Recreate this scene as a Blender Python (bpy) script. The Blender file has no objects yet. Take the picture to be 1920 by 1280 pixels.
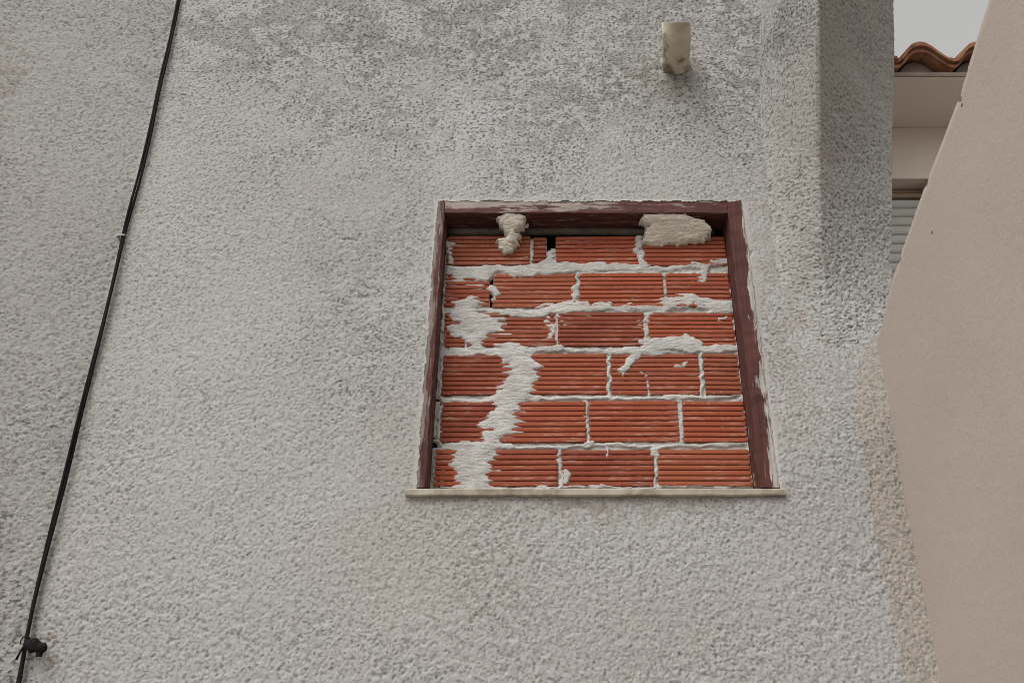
import bpy, math, random
import numpy as np
from mathutils import Vector

random.seed(4)
RNG = np.random.default_rng(11)
SC = bpy.context.scene
COL = SC.collection

# ------------------------------------------------------------------ camera, sky, sun, exposure
F, CX, CY = 1400.0, 1030.0, 640.0            # focal length and principal point of the photograph (1920 px wide)
TH = math.radians(24.73)                     # the camera looks up the wall
D, H = 2.1, 1.55                             # distance to the wall, eye height
CT, ST = math.cos(TH), math.sin(TH)

cam = bpy.data.cameras.new('camera')
cam_o = bpy.data.objects.new('camera', cam)
COL.objects.link(cam_o)
cam.sensor_width = 36.0
cam.lens = F / 1920 * 36
cam.shift_x = -(CX - 960) / 1920
cam.clip_start, cam.clip_end = 0.02, 2000
cam_o.location = (0, -D, H)
cam_o.rotation_euler = (math.pi / 2 + TH, 0, 0)
SC.camera = cam_o

SUN_EL, SUN_AZ = math.radians(56), math.radians(-38)   # azimuth off the wall's outward normal, towards the left
world = bpy.data.worlds.new('World')
SC.world = world
world.use_nodes = True
wn = world.node_tree
wn.nodes.clear()
sky = wn.nodes.new('ShaderNodeTexSky')
sky.sky_type = 'NISHITA'
sky.sun_disc = False
sky.sun_elevation = SUN_EL
sky.sun_rotation = math.radians(180 + 38)
sky.dust_density = 6.0
sky.air_density = 1.0
hs = wn.nodes.new('ShaderNodeHueSaturation')
hs.inputs['Saturation'].default_value = 0.0            # cloud cover: hardly any blue left
bg = wn.nodes.new('ShaderNodeBackground')
bg.inputs['Strength'].default_value = 0.15
wo = wn.nodes.new('ShaderNodeOutputWorld')
wn.links.new(sky.outputs[0], hs.inputs['Color'])
tint = wn.nodes.new('ShaderNodeMix')
tint.data_type, tint.blend_type = 'RGBA', 'MULTIPLY'
tint.inputs[0].default_value = 1.0
tint.inputs[7].default_value = (1.0, 0.990, 0.976, 1)
wn.links.new(hs.outputs[0], tint.inputs[6])
wn.links.new(tint.outputs[2], bg.inputs['Color'])
wn.links.new(bg.outputs[0], wo.inputs['Surface'])

sun = bpy.data.lights.new('sun', 'SUN')
sun.energy = 0.6
sun.angle = math.radians(50)
sun.color = (1.0, 0.975, 0.94)
sun_o = bpy.data.objects.new('sun', sun)
COL.objects.link(sun_o)
to_sun = Vector((math.sin(SUN_AZ) * math.cos(SUN_EL), -math.cos(SUN_AZ) * math.cos(SUN_EL), math.sin(SUN_EL)))
sun_o.rotation_euler = to_sun.to_track_quat('Z', 'Y').to_euler()
sun_o.location = to_sun * 20

SC.view_settings.view_transform = 'Standard'
SC.view_settings.look = 'None'
SC.view_settings.exposure = 0.52
SC.view_settings.gamma = 1.0
SC.cycles.filter_width = 1.0
SC.cycles.use_denoising = True
SC.view_settings.use_curve_mapping = False

# ------------------------------------------------------------------ helpers: geometry
def W(px, py, d=1.0):
    """point of the plane parallel to the wall, d wall-distances from the eye, that the photograph shows at px, py"""
    v = CY - py
    yy = F * CT - v * ST
    return (D * d * (px - CX) / yy, -D + D * d, H + D * d * (v * CT + F * ST) / yy)

def photo(x, y, z):
    """the photograph's pixel of points (arrays)"""
    dy, dz = y + D, z - H
    zc = dy * CT + dz * ST
    return CX + F * x / zc, CY - F * (dz * CT - dy * ST) / zc

def zr(py, d=1.0): return W(CX, py, d)[2]

def fft_noise(nz, nx, step, lx, lz, seed, band=0.55):
    """band-passed random field, unit variance; wavelengths lx, lz in metres"""
    r = np.random.default_rng(seed)
    w = np.fft.rfft2(r.standard_normal((nz, nx)))
    fz = np.fft.fftfreq(nz, step)[:, None] * lz
    fx = np.fft.rfftfreq(nx, step)[None, :] * lx
    rad = np.sqrt(fz * fz + fx * fx)
    g = np.exp(-((np.log(np.maximum(rad, 1e-6))) ** 2) / (2 * band * band))
    n = np.fft.irfft2(w * g, s=(nz, nx))
    return (n - n.mean()) / n.std()

def fft_low(nz, nx, step, lx, lz, seed):
    r = np.random.default_rng(seed)
    w = np.fft.rfft2(r.standard_normal((nz, nx)))
    fz = np.fft.fftfreq(nz, step)[:, None] * lz
    fx = np.fft.rfftfreq(nx, step)[None, :] * lx
    n = np.fft.irfft2(w * np.exp(-(fz * fz + fx * fx) * 1.2), s=(nz, nx))
    return (n - n.mean()) / n.std()

def sstep(a, b, x):
    t = np.clip((x - a) / (b - a), 0, 1)
    return t * t * (3 - 2 * t)

def sample(field, fi, fj):
    """bilinear read at float indices"""
    i0 = np.clip(np.floor(fi).astype(int), 0, field.shape[0] - 2)
    j0 = np.clip(np.floor(fj).astype(int), 0, field.shape[1] - 2)
    a, b = np.clip(fi - i0, 0, 1), np.clip(fj - j0, 0, 1)
    return (field[i0, j0] * (1 - a) * (1 - b) + field[i0 + 1, j0] * a * (1 - b)
            + field[i0, j0 + 1] * (1 - a) * b + field[i0 + 1, j0 + 1] * a * b)

def np_mesh(name, co, quads, smooth=True, colour=None):
    me = bpy.data.meshes.new(name)
    n, q = len(co), len(quads)
    me.vertices.add(n)
    me.vertices.foreach_set('co', np.ascontiguousarray(co, np.float32).ravel())
    me.loops.add(q * 4)
    me.loops.foreach_set('vertex_index', np.ascontiguousarray(quads, np.int32).ravel())
    me.polygons.add(q)
    me.polygons.foreach_set('loop_start', np.arange(0, q * 4, 4, dtype=np.int32))
    me.polygons.foreach_set('loop_total', np.full(q, 4, np.int32))
    me.polygons.foreach_set('use_smooth', np.full(q, smooth, bool))
    me.update(calc_edges=True)
    if colour is not None:
        a = me.attributes.new('tone', 'FLOAT_COLOR', 'POINT')
        c = np.ones((n, 4), np.float32)
        c[:, :colour.shape[1]] = colour
        a.data.foreach_set('color', c.ravel())
    return me

def grid_quads(nz, nx, keep=None):
    k = np.arange(nz * nx).reshape(nz, nx)
    q = np.stack([k[:-1, :-1], k[:-1, 1:], k[1:, 1:], k[1:, :-1]], -1)
    return q[keep] if keep is not None else q.reshape(-1, 4)

def link(name, me, mat, parent=None):
    o = bpy.data.objects.new(name, me)
    COL.objects.link(o)
    if mat is not None and me is not None and len(me.materials) == 0:
        me.materials.append(mat)
    if parent is not None:
        o.parent = parent
    return o

class MB:
    """collects solids, builds one mesh"""
    def __init__(s): s.v, s.f = [], []
    def add(s, v, f):
        b = len(s.v)
        s.v += [tuple(p) for p in v]
        s.f += [tuple(i + b for i in q) for q in f]
    def box(s, x0, x1, y0, y1, z0, z1):
        s.add([(x0, y0, z0), (x1, y0, z0), (x1, y1, z0), (x0, y1, z0), (x0, y0, z1), (x1, y0, z1), (x1, y1, z1), (x0, y1, z1)],
              [(0, 3, 2, 1), (4, 5, 6, 7), (0, 1, 5, 4), (1, 2, 6, 5), (2, 3, 7, 6), (3, 0, 4, 7)])
    def rings(s, rings, closed=True, caps=True):
        n = len(rings[0])
        b = [p for r in rings for p in r]
        f = []
        for i in range(len(rings) - 1):
            for j in range(n if closed else n - 1):
                k = (j + 1) % n
                f.append((i * n + j, i * n + k, (i + 1) * n + k, (i + 1) * n + j))
        if caps:
            f.append(tuple(reversed(range(n))))
            f.append(tuple(range((len(rings) - 1) * n, len(rings) * n)))
        s.add(b, f)
    def tube(s, pts, r, n=8):
        pts = [Vector(p) for p in pts]
        rr = r if hasattr(r, '__len__') else [r] * len(pts)
        rings = []
        for i, p in enumerate(pts):
            t = (pts[min(i + 1, len(pts) - 1)] - pts[max(i - 1, 0)]).normalized()
            a = t.cross(Vector((0, 1, 0.13))).normalized()
            c = t.cross(a).normalized()
            rings.append([p + rr[i] * (math.cos(2 * math.pi * k / n) * a + math.sin(2 * math.pi * k / n) * c) for k in range(n)])
        s.rings(rings)
    def mesh(s, name, smooth=False, bevel=0.0):
        me = bpy.data.meshes.new(name)
        me.from_pydata(s.v, [], s.f)
        import bmesh
        bm = bmesh.new()
        bm.from_mesh(me)
        bmesh.ops.recalc_face_normals(bm, faces=bm.faces)
        if bevel:
            bmesh.ops.bevel(bm, geom=list(bm.edges), offset=bevel, segments=2, affect='EDGES', profile=0.6)
        bm.to_mesh(me)
        bm.free()
        for p in me.polygons: p.use_smooth = smooth
        return me

def empty(name, loc=(0, 0, 0)):
    o = bpy.data.objects.new(name, None)
    COL.objects.link(o)
    o.location = loc
    return o

def tag(o, label, cat, group=None):
    o['label'], o['category'] = label, cat
    if group: o['group'] = group
    return o

def shift_mesh(o, loc):
    """put the object's origin at loc without moving its shape"""
    me = o.data
    c = np.empty(len(me.vertices) * 3, np.float32)
    me.vertices.foreach_get('co', c)
    c = c.reshape(-1, 3) - np.array(loc, np.float32)
    me.vertices.foreach_set('co', c.ravel())
    me.update()
    o.location = loc

# ------------------------------------------------------------------ helpers: materials
class NT:
    def __init__(s, name, rough=0.9, spec=0.25):
        s.m = bpy.data.materials.new(name)
        s.m.use_nodes = True
        s.t = s.m.node_tree
        s.b = s.t.nodes['Principled BSDF']
        s.b.inputs['Roughness'].default_value = rough
        s.b.inputs['Specular IOR Level'].default_value = spec
        s.tc = s.t.nodes.new('ShaderNodeTexCoord')
    def put(s, sock, v):
        if isinstance(v, bpy.types.NodeSocket): s.t.links.new(v, sock)
        elif v is not None: sock.default_value = v
    def coords(s, scale=(1, 1, 1), which='Object', loc=(0, 0, 0)):
        m = s.t.nodes.new('ShaderNodeMapping')
        m.inputs['Scale'].default_value = scale
        m.inputs['Location'].default_value = loc
        s.t.links.new(s.tc.outputs[which], m.inputs['Vector'])
        return m.outputs[0]
    def noise(s, vec, scale, detail=4, rough=0.55, dist=0.0):
        n = s.t.nodes.new('ShaderNodeTexNoise')
        s.put(n.inputs['Vector'], vec)
        n.inputs['Scale'].default_value = scale
        n.inputs['Detail'].default_value = detail
        n.inputs['Roughness'].default_value = rough
        n.inputs['Distortion'].default_value = dist
        return n.outputs['Fac']
    def ramp(s, fac, a, b, lo=0.0, hi=1.0):
        n = s.t.nodes.new('ShaderNodeMapRange')
        n.interpolation_type = 'SMOOTHSTEP'
        s.put(n.inputs['Value'], fac)
        for k, v in (('From Min', a), ('From Max', b), ('To Min', lo), ('To Max', hi)): n.inputs[k].default_value = v
        return n.outputs[0]
    def math(s, op, a, b=None):
        n = s.t.nodes.new('ShaderNodeMath')
        n.operation = op
        s.put(n.inputs[0], a)
        if b is not None: s.put(n.inputs[1], b)
        return n.outputs[0]
    def mix(s, fac, a, b, mode='MIX'):
        n = s.t.nodes.new('ShaderNodeMix')
        n.data_type = 'RGBA'
        n.blend_type = mode
        f, ia, ib = n.inputs[0], n.inputs[6], n.inputs[7]
        s.put(f, fac)
        s.put(ia, a if isinstance(a, bpy.types.NodeSocket) else (*a, 1))
        s.put(ib, b if isinstance(b, bpy.types.NodeSocket) else (*b, 1))
        return n.outputs[2]
    def attr(s, name='tone', out='Color'):
        n = s.t.nodes.new('ShaderNodeAttribute')
        n.attribute_name = name
        return n.outputs[out]
    def random(s):
        n = s.t.nodes.new('ShaderNodeObjectInfo')
        return n.outputs['Random']
    def sep(s, vec):
        n = s.t.nodes.new('ShaderNodeSeparateXYZ')
        s.put(n.inputs[0], vec)
        return n.outputs
    def bump(s, h, dist, strength=1.0):
        n = s.t.nodes.new('ShaderNodeBump')
        n.inputs['Distance'].default_value = dist
        n.inputs['Strength'].default_value = strength
        s.put(n.inputs['Height'], h)
        s.t.links.new(n.outputs[0], s.b.inputs['Normal'])
    def out(s, col):
        s.put(s.b.inputs['Base Color'], col if isinstance(col, bpy.types.NodeSocket) else (*col, 1))
        return s.m

def mat_stucco():
    n = NT('roughcast_stucco', 0.95, 0.15)
    c = n.attr()
    v = n.coords()
    g = n.noise(v, 230, 3, 0.6)
    c = n.mix(0.5, c, n.mix(n.ramp(g, 0.3, 0.7), (0.66, 0.66, 0.66), (1.0, 1.0, 1.0)), 'MULTIPLY')
    # dark specks all over, denser where the rain grime is
    dirt = n.attr('tone', 'Alpha')
    sp = n.noise(n.coords((1, 1, 1.35)), 88, 3, 0.55)
    c = n.mix(n.math('MULTIPLY', n.ramp(sp, 0.51, 0.64), dirt), c, (0.095, 0.088, 0.078))
    lt = n.noise(n.coords((1, 1, 1.3), loc=(3, 5, 7)), 105, 2, 0.5)
    c = n.mix(n.ramp(lt, 0.60, 0.70, 0, 0.30), c, (0.47, 0.465, 0.45))
    n.bump(n.noise(v, 260, 3, 0.6), 0.0016, 0.8)
    return n.out(c)

def mat_beige(name, a, b, streak=True, chips=()):
    n = NT(name, 0.92, 0.2)
    v = n.coords()
    big = n.noise(v, 1.7, 5, 0.55)
    c = n.mix(n.ramp(big, 0.3, 0.7), a, b)
    if streak:
        st = n.noise(n.coords((7, 7, 1.6)), 2.2, 5, 0.65)
        c = n.mix(n.ramp(st, 0.40, 0.75, 0, 0.06), c, tuple(k * 0.86 for k in a))
        pk = n.noise(v, 3.3, 3, 0.5)
        c = n.mix(n.ramp(pk, 0.45, 0.75, 0, 0.25), c, (a[0] * 1.02, a[1] * 0.93, a[2] * 0.9))
    fine = n.noise(v, 160, 3, 0.6)
    c = n.mix(n.ramp(fine, 0.3, 0.7, 0, 0.20), c, tuple(k * 0.6 for k in a))
    for (pos, rad) in chips:                               # broken arris: the brown body of the render shows
        dn = n.t.nodes.new('ShaderNodeVectorMath')
        dn.operation = 'DISTANCE'
        n.put(dn.inputs[0], v)
        dn.inputs[1].default_value = pos
        q = n.math('ADD', dn.outputs['Value'], n.math('MULTIPLY', n.math('SUBTRACT', n.noise(v, 60, 3, 0.6), 0.5), rad * 1.2))
        c = n.mix(n.ramp(q, rad * 0.6, rad * 1.1, 0.9, 0.0), c, (0.105, 0.068, 0.047))
    h = n.math('ADD', n.math('MULTIPLY', n.noise(v, 45, 4, 0.6), 0.35), n.math('MULTIPLY', fine, 0.16))
    n.bump(h, 0.006, 0.6)
    return n.out(c)

def mat_brick():
    n = NT('fired_clay', 0.85, 0.25)
    v = n.coords()
    r = n.random()
    c = n.mix(r, (0.262, 0.060, 0.027), (0.150, 0.034, 0.020))
    c = n.mix(n.ramp(n.math('FRACT', n.math('MULTIPLY', r, 7.3)), 0.55, 0.95, 0, 0.5), c, (0.255, 0.083, 0.040))
    c = n.mix(n.ramp(n.noise(v, 9, 4, 0.6), 0.35, 0.7, 0, 0.6), c, (0.26, 0.066, 0.030))
    c = n.mix(n.ramp(n.noise(n.coords((2, 2, 60)), 2.0, 4, 0.6), 0.5, 0.75, 0, 0.4), c, (0.125, 0.028, 0.019))
    # cement haze dragged along the ribs
    hz = n.noise(n.coords((9, 9, 70)), 1.6, 5, 0.65)
    hz2 = n.noise(v, 7, 3, 0.5)
    k = n.math('MULTIPLY', n.ramp(hz, 0.50, 0.66), n.ramp(hz2, 0.43, 0.60))
    c = n.mix(n.math('MULTIPLY', k, 0.48), c, (0.42, 0.32, 0.27))
    sp = n.noise(v, 70, 2, 0.5)
    c = n.mix(n.ramp(sp, 0.70, 0.74, 0, 0.7), c, (0.44, 0.34, 0.28))
    n.bump(n.noise(v, 150, 3, 0.6), 0.001, 0.7)
    return n.out(c)

def mat_mortar(name='cement_mortar', a=(0.455, 0.44, 0.415), b=(0.36, 0.35, 0.33)):
    n = NT(name, 0.92, 0.2)
    v = n.coords()
    c = n.mix(n.ramp(n.noise(v, 22, 5, 0.6), 0.3, 0.7), a, b)
    c = n.mix(n.ramp(n.noise(v, 8, 3, 0.5), 0.55, 0.75, 0, 0.4), c, (0.41, 0.36, 0.30))
    c = n.mix(n.ramp(n.noise(v, 240, 2, 0.5), 0.60, 0.70, 0, 0.45), c, tuple(k * 0.5 for k in b))        # sand grains
    c = n.mix(n.ramp(n.noise(n.coords((6, 6, 40)), 1.6, 5, 0.65), 0.54, 0.68, 0, 0.5), c, tuple(k * 0.72 for k in b))
    n.bump(n.math('ADD', n.math('MULTIPLY', n.noise(v, 170, 4, 0.7), 1.3), n.math('MULTIPLY', n.noise(n.coords((20, 20, 120)), 1.0, 3), 1.0)), 0.003, 0.8)
    return n.out(c)

def mat_frame(name, lo, hi, axis=0, fade=None, worn=(0.50, 0.44, 0.39), amount=0.0, along=2):
    """old maroon paint, flaking to pale plaster or wood between lo and hi (local metres across the face)"""
    n = NT(name, 0.75, 0.3)
    sc = [70, 70, 70]
    sc[along] = 6
    v = n.coords(tuple(sc))
    grain = n.noise(v, 1.0, 5, 0.6)
    c = n.mix(n.ramp(grain, 0.3, 0.7), (0.045, 0.0145, 0.012), (0.090, 0.027, 0.021))
    x = n.sep(n.coords())[axis]
    sc2 = [26, 26, 26]
    sc2[along] = 4
    rag = n.noise(n.coords(tuple(sc2)), 1.0, 6, 0.68)
    t = n.math('ADD', n.ramp(x, lo, hi), n.math('MULTIPLY', n.math('SUBTRACT', rag, 0.5), 3.0))
    if fade: t = n.math('SUBTRACT', t, n.ramp(n.sep(n.coords())[along], fade[0], fade[1], 0, fade[2]))
    k = n.ramp(t, 0.46, 0.60)
    pale = n.mix(n.ramp(n.noise(v, 1.7, 4, 0.6), 0.35, 0.65), worn, tuple(q * 0.66 for q in worn))
    c = n.mix(k, c, pale)
    fl = n.noise(n.coords(tuple(q * 1.4 for q in sc)), 1.0, 4, 0.65)
    c = n.mix(n.ramp(fl, 0.62 - amount, 0.70 - amount, 0, 0.8), c, (0.20, 0.165, 0.145))
    n.bump(n.math('ADD', n.math('MULTIPLY', k, 0.5), n.math('MULTIPLY', grain, 0.6)), 0.002, 0.7)
    return n.out(c)

def mat_simple(name, a, b, scale=20, rough=0.85, spec=0.25, bump=0.001, stain=None, thr=(0.5, 0.7)):
    n = NT(name, rough, spec)
    v = n.coords()
    c = n.mix(n.ramp(n.noise(v, scale, 5, 0.6), 0.3, 0.7), a, b)
    if stain:
        c = n.mix(n.ramp(n.noise(v, scale * 0.45, 4, 0.6), *thr), c, stain)
    n.bump(n.noise(v, scale * 5, 3, 0.6), bump, 0.6)
    return n.out(c)

def mat_tile():
    n = NT('roof_tile_clay', 0.8, 0.25)
    v = n.coords()
    c = n.mix(n.random(), (0.24, 0.095, 0.048), (0.195, 0.078, 0.042))
    c = n.mix(n.ramp(n.noise(v, 14, 5, 0.6), 0.45, 0.7), c, (0.29, 0.16, 0.095))
    c = n.mix(n.ramp(n.noise(v, 30, 4, 0.6), 0.56, 0.7, 0, 0.8), c, (0.06, 0.036, 0.027))
    n.bump(n.noise(v, 120, 3, 0.6), 0.001, 0.6)
    return n.out(c)

M = {}
M['stucco'] = mat_stucco()
def on_beige(px, py):
    d = 0.481 * (F * CT - (CY - py) * ST) / (px - CX)
    p = W(px, py, d)
    return (-0.08, p[1] + 1.0, p[2])
M['beige'] = mat_beige('beige_render', (0.362, 0.303, 0.262), (0.388, 0.330, 0.286), True,
                       ((on_beige(1685, 484), 0.013), (on_beige(1679, 500), 0.009), (on_beige(1800, 186), 0.010), (on_beige(1803, 198), 0.006), (on_beige(1738, 345), 0.007), (on_beige(1748, 436), 0.006)))
M['house'] = mat_beige('house_paint', (0.62, 0.53, 0.465), (0.64, 0.55, 0.485), False)
M['brick'] = mat_brick()
M['mortar'] = mat_mortar()
M['patch'] = mat_mortar('yellowed_mortar', (0.60, 0.55, 0.47), (0.52, 0.47, 0.395))
M['jamb_a'] = mat_frame('worn_maroon_paint', 0.000, -0.030, worn=(0.19, 0.145, 0.125), amount=0.09)
M['jamb_b'] = mat_frame('peeling_maroon_paint', 0.006, 0.064, fade=(0.35, 0.95, 0.38), worn=(0.38, 0.355, 0.325))
M['head'] = mat_frame('plaster_smeared_maroon', -0.02, 0.055, axis=2, along=0, fade=(0.20, 0.80, 0.62), worn=(0.30, 0.245, 0.21), amount=0.06)
M['rail'] = mat_simple('dusty_dark_rail', (0.07, 0.056, 0.045), (0.14, 0.115, 0.095), 14, 0.7)
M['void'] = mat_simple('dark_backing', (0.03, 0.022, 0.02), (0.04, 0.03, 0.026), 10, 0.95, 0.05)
M['sill'] = mat_simple('cream_stone', (0.36, 0.33, 0.275), (0.30, 0.265, 0.21), 16, 0.8, 0.25, 0.0012, (0.17, 0.14, 0.10), (0.45, 0.64))
M['wood'] = mat_simple('raw_wood', (0.27, 0.18, 0.10), (0.21, 0.13, 0.07), 30)
M['cable'] = mat_simple('black_sheath', (0.007, 0.0065, 0.006), (0.013, 0.012, 0.011), 30, 0.8, 0.10, 0.0004)
M['clip'] = mat_simple('grey_clip', (0.38, 0.37, 0.35), (0.30, 0.29, 0.28), 60, 0.5)
M['pipe'] = mat_simple('stained_pipe', (0.54, 0.49, 0.40), (0.46, 0.405, 0.315), 18, 0.8, 0.25, 0.0015, (0.17, 0.135, 0.075), (0.49, 0.62))
M['tile'] = mat_tile()
M['bed'] = mat_simple('shaded_bedding', (0.21, 0.17, 0.14), (0.155, 0.122, 0.10), 12, 0.9)  # mortar brown, darkened to hold the shade under the tiles
M['slat'] = mat_simple('painted_slat', (0.44, 0.435, 0.405), (0.41, 0.405, 0.38), 25, 0.5)
M['trim'] = mat_simple('brown_trim', (0.27, 0.195, 0.135), (0.22, 0.155, 0.105), 25, 0.6)
M['ground'] = mat_simple('worn_concrete', (0.27, 0.255, 0.235), (0.20, 0.19, 0.175), 2.5, 0.92, 0.2, 0.004)

# ------------------------------------------------------------------ ground
me = bpy.data.meshes.new('ground')
s = 400.0
me.from_pydata([(-s, -s, 0), (s, -s, 0), (s, s, 0), (-s, s, 0)], [], [(0, 1, 2, 3)])
g = link('ground', me, M['ground'])
g['kind'] = 'structure'

# ------------------------------------------------------------------ the stuccoed house
STEP = 0.0034
XL, XR = -1.09 * D, 0.495 * D
ZB, ZT = H - 0.035 * D, H + 1.20 * D
HX0, HX1 = -0.180 * D, 0.3105 * D                 # window opening in the stucco
HZ0, HZ1 = H + 0.2335 * D, H + 0.710 * D

house = tag(empty('stucco_house', (0, 0, 0)),
            'grey white roughcast house wall with a bricked up window and a flaring corner', 'house')

def base_tone(x, z, px, py, nf):
    """weathered paint of the stucco: lime wash, grey rain grime, warm and bluish patches (albedo)"""
    n_big, n_mid, n_sml, n_spk, n_b2 = nf
    c = np.empty(x.shape + (3,))
    c[:] = (0.556, 0.545, 0.524)
    def blend(mask, col):
        c[:] = c * (1 - mask[..., None]) + np.array(col) * mask[..., None]
    blend(0.22 * sstep(-0.3, 1.4, n_big), (0.48, 0.455, 0.42))           # warm
    blend(0.30 * sstep(0.2, 1.6, n_b2), (0.53, 0.535, 0.53))             # bluish lime
    # rain grime below the roof, mottled, fading down the wall
    grime = sstep(420, 60, py + 85 * n_big + 70 * n_mid + 25 * n_sml) * sstep(1560, 1380, px) * sstep(200, 520, px + 60 * n_mid)
    grime = np.maximum(grime, 0.20 * sstep(0.2, 1.2, n_mid + 0.6 * n_sml) * sstep(1.3, 0.3, ((px - 690) / 150) ** 2 + ((py - 560) / 330) ** 2))
    grime = np.maximum(grime, 0.55 * sstep(120, -40, py + 40 * n_mid + 30 * n_sml) * sstep(700, 420, px))
    grime = np.maximum(grime, 0.5 * sstep(70, 0, px + 18 * n_mid))
    blend(0.60 * grime * sstep(-0.6, 0.4, n_mid + 0.9 * n_sml), (0.30, 0.285, 0.265))
    blend(0.62 * grime * sstep(0.25, 1.3, n_spk + 0.55 * n_sml), (0.17, 0.16, 0.15))
    # weak speckle everywhere
    blend(0.28 * sstep(0.4, 1.5, n_spk) * sstep(-2.5, 1.2, n_mid + n_b2), (0.25, 0.235, 0.21))
    # left strip warmer
    blend(0.25 * sstep(300, 120, px + 25 * n_mid), (0.47, 0.435, 0.40))
    # greenish dirt left of and below the window, brown band under the sill
    for (ux, uy, rx, ry, k, col) in ((740, 770, 90, 240, 0.18, (0.42, 0.39, 0.33)), (600, 480, 260, 160, 0.10, (0.38, 0.365, 0.335)),
                                     (800, 1050, 230, 110, 0.22, (0.44, 0.40, 0.33)), (1240, 165, 70, 60, 0.45, (0.30, 0.265, 0.225)),
                                     (1265, 30, 60, 50, 0.25, (0.36, 0.34, 0.31)), (1480, 500, 45, 330, 0.35, (0.43, 0.36, 0.30)),
                                     (1105, 946, 330, 16, 0.45, (0.36, 0.29, 0.21)), (75, 1240, 16, 26, 0.5, (0.40, 0.27, 0.18)),
                                     (60, 190, 16, 46, 0.4, (0.40, 0.32, 0.25)), (560, 340, 200, 60, 0.2, (0.40, 0.38, 0.35)),
                                     (1000, 1200, 500, 130, 0.16, (0.46, 0.42, 0.36))):
        q = ((px - ux + 22 * n_mid) / rx) ** 2 + ((py - uy + 22 * n_sml) / ry) ** 2
        blend(k * sstep(1.5, 0.2, q), col)
    st = np.random.default_rng(5).normal(0, 1, 400)
    run = np.interp(px + 3 * n_sml, np.arange(400) * 6.0 - 200, st)
    blend(0.42 * sstep(0.5, 1.5, run) * sstep(925, 936, py) * sstep(1050, 935, py + 40 * run) * sstep(770, 800, px) * sstep(1470, 1440, px), (0.33, 0.285, 0.22))
    blend(0.55 * sstep(16, 6, abs(px - 1258 - 0.10 * (py - 150) + 4 * n_sml)) * sstep(138, 152, py) * sstep(250, 160, py + 18 * n_mid), (0.24, 0.205, 0.16))
    blend(0.35 * sstep(0.7, 1.6, run) * sstep(-80, 20, py) * sstep(330, 60, py + 40 * run) * sstep(560, 620, px) * sstep(1420, 1380, px), (0.27, 0.255, 0.235))
    for (ux, uy, rx, ry, k) in ((880, 220, 70, 60, 0.6), (900, 300, 90, 70, 0.35), (1050, 60, 90, 50, 0.25), (760, 540, 60, 50, 0.35), (1590, 600, 70, 70, 0.75),  # pale patches; the one at the pier's foot paints in brighter light
                                (470, 560, 160, 90, 0.25), (1310, 240, 120, 60, 0.3)):
        q = ((px - ux + 24 * n_mid) / rx) ** 2 + ((py - uy + 24 * n_sml) / ry) ** 2
        blend(k * sstep(1.4, 0.3, q), (0.60, 0.605, 0.60))
    # beige paint of the neighbour lapped on to the stucco
    edge = np.interp(py, [600, 660, 760, 900, 1000, 1280], [1640, 1610, 1598, 1625, 1640, 1700])
    blend(0.80 * sstep(-6, 7, px - edge + 5 * n_sml) * sstep(600, 700, py), (0.57, 0.51, 0.44))
    return c * 0.69, np.clip(0.52 + 0.80 * grime + 0.06 * n_b2, 0, 1)

def relief(n_grain, n_pit, n_med, n_wav, amp):
    pits = -np.minimum(np.maximum(n_pit - 0.55, 0), 1.6) ** 0.75
    grains = np.tanh(n_grain * 0.9)
    return amp * (0.0007 * grains + 0.0030 * pits + 0.0005 * n_med) + 0.0022 * n_wav

def stucco_fields(nz, nx, step, seed, k=1.0):
    return dict(grain=fft_noise(nz, nx, step, 0.0150 * k, 0.0088 * k, seed, 0.75), pit=fft_noise(nz, nx, step, 0.0190 * k, 0.0092 * k, seed + 1, 0.60),
                med=fft_noise(nz, nx, step, 0.05, 0.04, seed + 2, 0.5), wav=fft_low(nz, nx, step, 0.45, 0.45, seed + 3),
                big=fft_low(nz, nx, step, 0.60, 0.50, seed + 4), b2=fft_low(nz, nx, step, 0.32, 0.32, seed + 5),
                mid=fft_low(nz, nx, step, 0.12, 0.10, seed + 6), sml=fft_low(nz, nx, step, 0.035, 0.03, seed + 7),
                spk=fft_noise(nz, nx, step, 0.020, 0.014, seed + 8, 0.5))

_ca, _cb = W(331, 0), W(36, 1280)
def corner_x(z): return _cb[0] + (_ca[0] - _cb[0]) * (z - _cb[2]) / (_ca[2] - _cb[2]) - 0.006

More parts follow.
